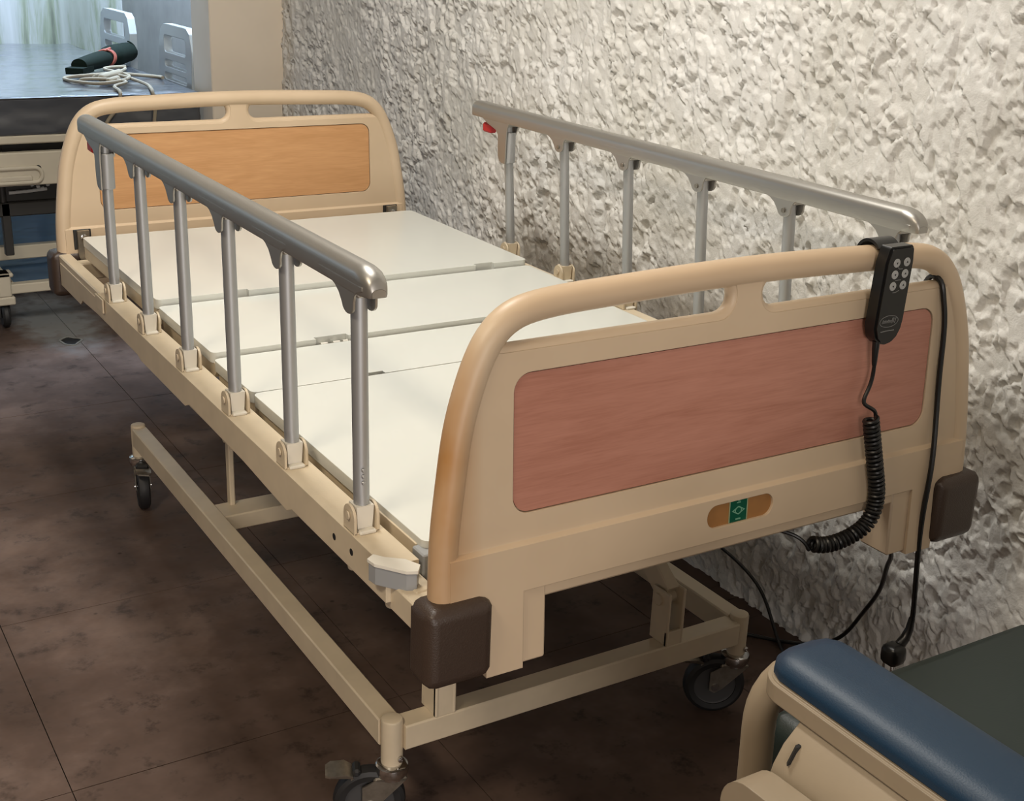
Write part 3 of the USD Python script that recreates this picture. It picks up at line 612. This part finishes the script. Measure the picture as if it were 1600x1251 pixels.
for s in (-1, 1):
    xo = (lambda x: x) if s < 0 else (lambda x: 2*CX-x)
    ord2 = lambda a, b: sorted((xo(a), xo(b)))
    x0, x1 = ord2(-.272, -.172)
    obj('arm_pad', pad(x0, x1, -.92, -.352, .656, .688), 'navy_vinyl', ch, 'navy vinyl arm pad')
    tp = rrect(*ord2(-.277, -.168), 0, 1, 0); tp = rrect(x0-.005, x1+.005, -.925, -.348, .037, 10)
    obj('arm_trim', [prism(tp, 'xy', .636, .6555), prism(tp.buffer(-.004), 'xy', .655, .6575)], 'chair_plastic', ch)
    tube = spline([(xo(-.205), -.47, .632), (xo(-.207), -.39, .640), (xo(-.218), -.352, .640), (xo(-.236), -.335, .610), (xo(-.243), -.332, .55), (xo(-.243), -.334, .35), (xo(-.243), -.338, .10)], 50)
    obj('arm_tube', sweep(tube, .0185, 18), 'chair_plastic', ch)
    sec = [(-.258, .640), (-.272, .632), (-.292, .612), (-.303, .592), (-.309, .572), (-.311, .560), (-.306, .560), (-.299, .585), (-.287, .606), (-.268, .624), (-.255, .632)]
    sp = prism(Polygon([(xo(a), b) for a, b in sec]), 'xz', -.92, -.418)
    sv = obj('side_panel', sp, 'chair_plastic', ch)
    slot = hull([(xo(a), y, z) for a, z in ((-.2905, .6185), (-.300, .6005)) for y in (-.437, -.4325) for a, z in ((a-.0035, z), (a+.004, z))])
    obj('panel_slot', slot, 'print_black', sv)
    dp = Polygon([(-.398, .30), (-.398, .545)] + [(-.398-.038*(1-math.cos(t)), .553+.038*math.sin(t)) for t in np.linspace(.0, math.pi/2, 8)] + [(-.93, .612), (-.93, .30)])
    obj('side_cover', prism(dp, 'yz', xo(-.352), xo(-.312)), 'chair_plastic', ch)
    obj('rear_leg', sweep([(xo(-.243), -.93, .62), (xo(-.243), -.95, .10)], .0185, 16), 'chair_plastic', ch)
    for yy in (-.338, -.95):
        lc = lathe([(.012, -.012), (.045, -.013), (.05, -.006), (.05, .006), (.045, .013), (.012, .012), (.012, -.012)], (xo(-.243), yy, .05), 'x', 28)
        w_ = obj('caster_wheel', lc, 'rubber', ch); obj('caster_fork', [rbox(*sorted((xo(-.243)-.02, xo(-.243)+.02)), yy-.016, yy+.016, .095, .115, .004)] + [rbox(xo(-.243)+e*.018-.002, xo(-.243)+e*.018+.002, yy-.014, yy+.014, .04, .10, .002) for e in (-1, 1)], 'chrome', ch)
obj('seat', hull(np.vstack([rbox(-.148, .348, -.86, -.238, .42, .506, .030).vertices])), 'teal_vinyl', ch, 'dark teal vinyl seat')
obj('seat_frame', [rbox(-.165, .365, -.86, -.27, .385, .421, .006), rbox(-.245, .405, -.60, -.56, .39, .42, .004)], 'chair_plastic', ch)
obj('leg_rest', rbox(-.165, .345, -.272, -.215, .12, .415, .025), 'legrest_vinyl', ch)
bk = rbox(-.148, .348, -.05, .05, 0, .68, .04); bk.apply_transform(trimesh.transformations.rotation_matrix(math.radians(22), [1, 0, 0])); bk.apply_translation((0, -.88, .48))
obj('backrest', bk, 'teal_vinyl', ch)

# ================================================================ the second bed, far left
b2 = thing('hospital_bed', 'second hospital bed with a cream end panel, far left behind the headboard', 'hospital bed', (-.08, 4.4, 0))
bxl, bxr, byf, byb = -.54, .37, 3.43, 5.38
obj('bed_frame', [rbox(bxl, bxr, byf-.005, byf+.045, .640, .668, .004), rbox(bxl, bxl+.04, byf, byb, .60, .664, .004), rbox(bxr-.04, bxr, byf, byb, .60, .664, .004), rbox(bxl, bxr, byb-.045, byb, .60, .664, .004),
                  rbox(bxl+.03, bxr-.03, byf+.03, byb-.03, .645, .662, .002)], 'bed_cream', b2)
ep = obj('end_panel', [rbox(bxl+.04, -.10, byf-.004, byf+.030, .496, .612, .006)], 'bed_cream', b2)
loop = np.array(LineString(rrect(-.48, -.203, .508, .558, .024).exterior.coords).segmentize(.01).coords)[:-1]
obj('end_handle', [sweep(np.c_[loop[:, 0], np.full(len(loop), byf-.006), loop[:, 1]], .0075, 10, closed=True), rbox(-.475, -.235, byf-.012, byf-.002, .512, .532, .004)], 'bed_cream', ep)
obj('handle_hole', lathe([(0, 0), (.0095, 0), (.0095, .002), (0, .002)], (-.213, byf-.004, .556), 'y', 16), 'print_black', ep)
obj('under_frame', [rbox(bxl+.03, bxr-.03, byf+.10, byf+.14, .37, .42, .004), rbox(bxl+.05, bxr-.05, byf+.13, byf+.6, .415, .645, .004), rbox(bxl+.03, bxr-.03, byb-.3, byb-.26, .37, .42, .004), rbox(-.33, -.30, byf+.10, byf+.13, .23, .42, .003), rbox(.10, .13, byf+.10, byf+.13, .23, .42, .003),
                    rbox(-.33, -.30, byb-.3, byb-.27, .23, .42, .003), rbox(.10, .13, byb-.3, byb-.27, .23, .42, .003), rbox(bxl+.06, bxl+.10, byf+.1, byb-.26, .40, .44, .003), rbox(bxr-.10, bxr-.06, byf+.1, byb-.26, .40, .44, .003)], 'dark_steel', b2)
pp = [(-.30, byf+.10, .455), (-.24, byf+.10, .457), (-.17, byf+.10, .462)]
obj('white_pipe', sweep(pp, .006, 8), 'pipe_white', b2)
for x, z in ((-.225, .478), (-.205, .47), (-.19, .462), (-.172, .475)): obj('pipe_clip', capsule_rod((x, byf+.10, z), (x+.012, byf+.10, z+.004), .007, 8), 'pipe_white', b2)
for x in (-.318, .11):
    for y in (byf+.12, byb-.28): obj('upright', rod((x, y, .655), (x, y, .40), .012), 'dark_steel', b2)
b2b = obj('base_frame', [rbox(-.37, .25, byf-.02, byf+.02, .120, .155, .003), rbox(-.37, .25, byf+.22, byf+.26, .185, .235, .003), rbox(-.37, -.33, byf, byb-.3, .12, .16, .003), rbox(.21, .25, byf, byb-.3, .12, .16, .003), rbox(-.37, .25, byb-.34, byb-.30, .12, .16, .003)], 'bed_cream', b2)
obj('corner_bracket', [rbox(-.40, -.335, byf-.035, byf+.03, .085, .115, .004), rbox(-.40, -.345, byf-.035, byf+.03, .115, .20, .004), rbox(-.40, -.335, byf-.035, byf+.03, .185, .20, .004)], 'bed_cream', b2b)
for x, y in ((-.37, byf), (.23, byf), (-.37, byb-.32), (.23, byb-.32)):
    w_ = obj('caster_wheel', lathe([(.01, -.012), (.036, -.013), (.042, -.006), (.042, .006), (.036, .013), (.01, .012), (.01, -.012)], (x, y, .042), 'x', 24), 'rubber', b2)
    obj('caster_fork', [rbox(x-.018, x+.018, y-.014, y+.014, .086, .12, .003)] + [rbox(x+e*.0165-.002, x+e*.0165+.002, y-.012, y+.012, .035, .09, .001) for e in (-1, 1)], 'dark_steel', b2)
def side_panel(y0, y1, zt, lean):
    """moulded split side rail: a rounded frame with an open window, slats and a grip, standing on x = bxr"""
    z0, z1 = .69, zt
    o = Polygon([(y0+.03, z0), (y0, z1-.07), (y0+.02, z1-.015), (y0+.05, z1), (y1-.06, z1), (y1-.02, z1-.02), (y1+.01, z1-.08), (y1+.03, z0)]).buffer(.012, quad_segs=6)
    w1 = rrect(y0+.06, y1-.05, z1-.095, z1-.030, .018); w2 = rrect(y0+.06, y1-.05, z1-.150, z1-.122, .012); w3 = rrect(y0+.06, y1-.04, z1-.20, z1-.172, .012)
    m = prism(o.difference(unary_union([w1, w2, w3])), 'yz', bxr+.030, bxr+.062)
    return m
obj('side_rail', side_panel(3.60, 3.98, .99, 0), 'rail_white', b2, 'white moulded side rail beside the pillar')
obj('side_rail', side_panel(4.43, 4.88, .99, 0), 'rail_white', b2, 'white moulded side rail farther along the mattress')

def soft_block(x0, x1, y0, y1, z0, z1, amp, seed, r=.02, nx=60, ny=110, wr=None):
    """upholstered slab with rounded edges and a creased top and front"""
    b = trimesh.creation.box(extents=(1, 1, 1)); 
    gx, gy = np.meshgrid(np.linspace(0, 1, nx), np.linspace(0, 1, ny), indexing='ij')
    def sheet(axis, val):
        u, v = gx, gy
        if axis == 2: P_ = np.stack([x0+(x1-x0)*u, y0+(y1-y0)*v, np.full_like(u, z1 if val else z0)], -1)
        elif axis == 1: P_ = np.stack([x0+(x1-x0)*u, np.full_like(u, y1 if val else y0), z0+(z1-z0)*v], -1)
        else: P_ = np.stack([np.full_like(u, x1 if val else x0), y0+(y1-y0)*u, z0+(z1-z0)*v], -1)
        lo, hi = V(x0, y0, z0)+r, V(x1, y1, z1)-r; q = np.clip(P_, lo, hi); d = P_-q; L = np.linalg.norm(d, axis=-1, keepdims=True); d = np.where(L > 0, d/np.maximum(L, 1e-9), 0)
        n_ = meshkit.noise(P_*V(4, 9, 16)+seed, seed)*.6 + meshkit.noise((P_+meshkit.noise(P_*5, 3)[..., None]*.1)*V(14, 26, 30), seed+1)*.4
        P2 = q + d*(r + amp*(n_-.5)[..., None]*2)
        i = (np.arange(nx-1)[:, None]*ny + np.arange(ny-1)[None]).ravel(); f = np.stack([i, i+ny, i+ny+1, i+1], 1)
        m = trimesh.Trimesh(P2.reshape(-1, 3), np.vstack([f[:, [0, 1, 2]], f[:, [0, 2, 3]]]), process=False)
        nrm = m.face_normals.mean(0)[axis]
        if (nrm > 0) != bool(val): m.invert()
        return m
    m = cat([sheet(a, v) for a in range(3) for v in (0, 1)]); m.merge_vertices(digits_vertex=6); return m
mt = thing('mattress', 'charcoal vinyl mattress on the second bed, sky-blue sheen on top', 'mattress', (-.08, 4.4, .66))
obj('cover', soft_block(bxl+.01, bxr+.005, byf-.004, byb, .665, .800, .006, 5, .014), 'mattress_vinyl', mt, smooth=True)
sm = np.array(LineString(rrect(bxl+.012, bxr+.003, byf-.003, byb-.002, .02).exterior.coords).segmentize(.05).coords)[:-1]
obj('piping', sweep(np.c_[sm[:, 0], sm[:, 1], np.full(len(sm), .792)], .0035, 6, closed=True), 'dark_steel', mt)
bm = thing('floor_mat', 'blue vinyl mat lying on the floor under the second bed', 'mat', (0, 4.5, 0))
obj('cover', soft_block(-.62, .36, 3.86, 5.30, .002, .105, .006, 9, .03), 'mat_vinyl', bm, smooth=True)

# rolled strap with its pink tie
st = thing('rolled_strap', 'dark green rolled strap tied with pink tape, lying on the far mattress', 'strap', (.23, 4.2, .8))
A_, B_ = V(.085, 4.00, .838), V(.385, 4.42, .848); dd = (B_-A_)/np.linalg.norm(B_-A_)
t_ = np.linspace(0, 1, 26); rr_ = np.array([.030+.008*math.sin(3*t)+(.0 if t < .55 else .014*min(1, (t-.55)/.1)) for t in t_]); rr_ -= .012*np.exp(-((t_-.55)/.05)**2)
roll = sweep(A_+(B_-A_)*t_[:, None], np.c_[rr_*.86, rr_*1.06], 18, flat=(0, 0, 1))
spir = [V(0, 0, 0) + B_ + dd*.002]
side = np.cross(dd, V(0, 0, 1)); side /= np.linalg.norm(side); upv = np.cross(side, dd)
sp_ = np.array([B_+dd*.001 + (side*math.cos(a)+upv*math.sin(a))*(.010+.0048*a/2) for a in np.linspace(0, 14, 70)])
r0 = obj('roll', [roll], 'strap_green', st, smooth=50)
obj('roll_end', sweep(sp_, .0035, 6), 'strap_green', r0)
obj('tongue', hull([A_+side*a+upv*b+dd*c for a in (-.035, .035) for b in (-.028, -.004) for c in (-.05, .06)]), 'strap_green', r0)
mid = A_+(B_-A_)*.55
obj('tie', [sweep(np.array([mid+dd*(o+.006*math.sin(a*2)) + (side*1.08*math.cos(a)+upv*.92*math.sin(a))*.0345 for a in np.linspace(0, 2*math.pi, 28, endpoint=False)]), .0045, 6, closed=True) for o in (-.006, .008)] +
    [capsule_rod(mid+upv*.030-dd*.02, mid+upv*.036+dd*.02+side*.012, .006, 8)], 'tie_pink', st)
# rope tangle, two ends over the mattress edge
rp_ = thing('rope_tangle', 'tangled beige ropes in front of the rolled strap, ends hanging over the mattress edge', 'rope', (.13, 3.75, .8))
zR = .809
strands = [[(.30, 4.15, zR), (.25, 3.98, zR+.012), (.12, 3.86, zR+.010), (.01, 3.88, zR), (.015, 3.72, zR), (.09, 3.63, zR+.004), (.17, 3.66, zR+.012), (.20, 3.80, zR+.018), (.29, 4.10, zR+.012)],
           [(.03, 3.76, zR), (.11, 3.68, zR+.012), (.16, 3.62, zR+.008), (.10, 3.54, zR+.004), (.088, 3.46, zR), (.086, 3.424, .800), (.078, 3.417, .77), (.05, 3.415, .73), (.026, 3.416, .695)],
           [(.10, 3.86, zR), (.17, 3.76, zR+.016), (.215, 3.66, zR+.006), (.225, 3.56, zR), (.21, 3.48, zR), (.200, 3.424, .800), (.203, 3.416, .77), (.200, 3.415, .72), (.197, 3.416, .68)],
           [(.10, 3.70, zR+.014), (.17, 3.78, zR+.020), (.26, 3.86, zR+.006), (.32, 3.86, zR), (.35, 3.80, zR)]]
for s_ in strands: obj('strand', sweep(spline(s_, 60), .0065, 8), 'rope_beige', rp_)
obj('knot', [capsule_rod((.09, 3.70, zR+.012), (.19, 3.80, zR+.020), .017, 10), capsule_rod((.10, 3.64, zR+.008), (.15, 3.68, zR+.014), .013, 10)], 'rope_beige', rp_)
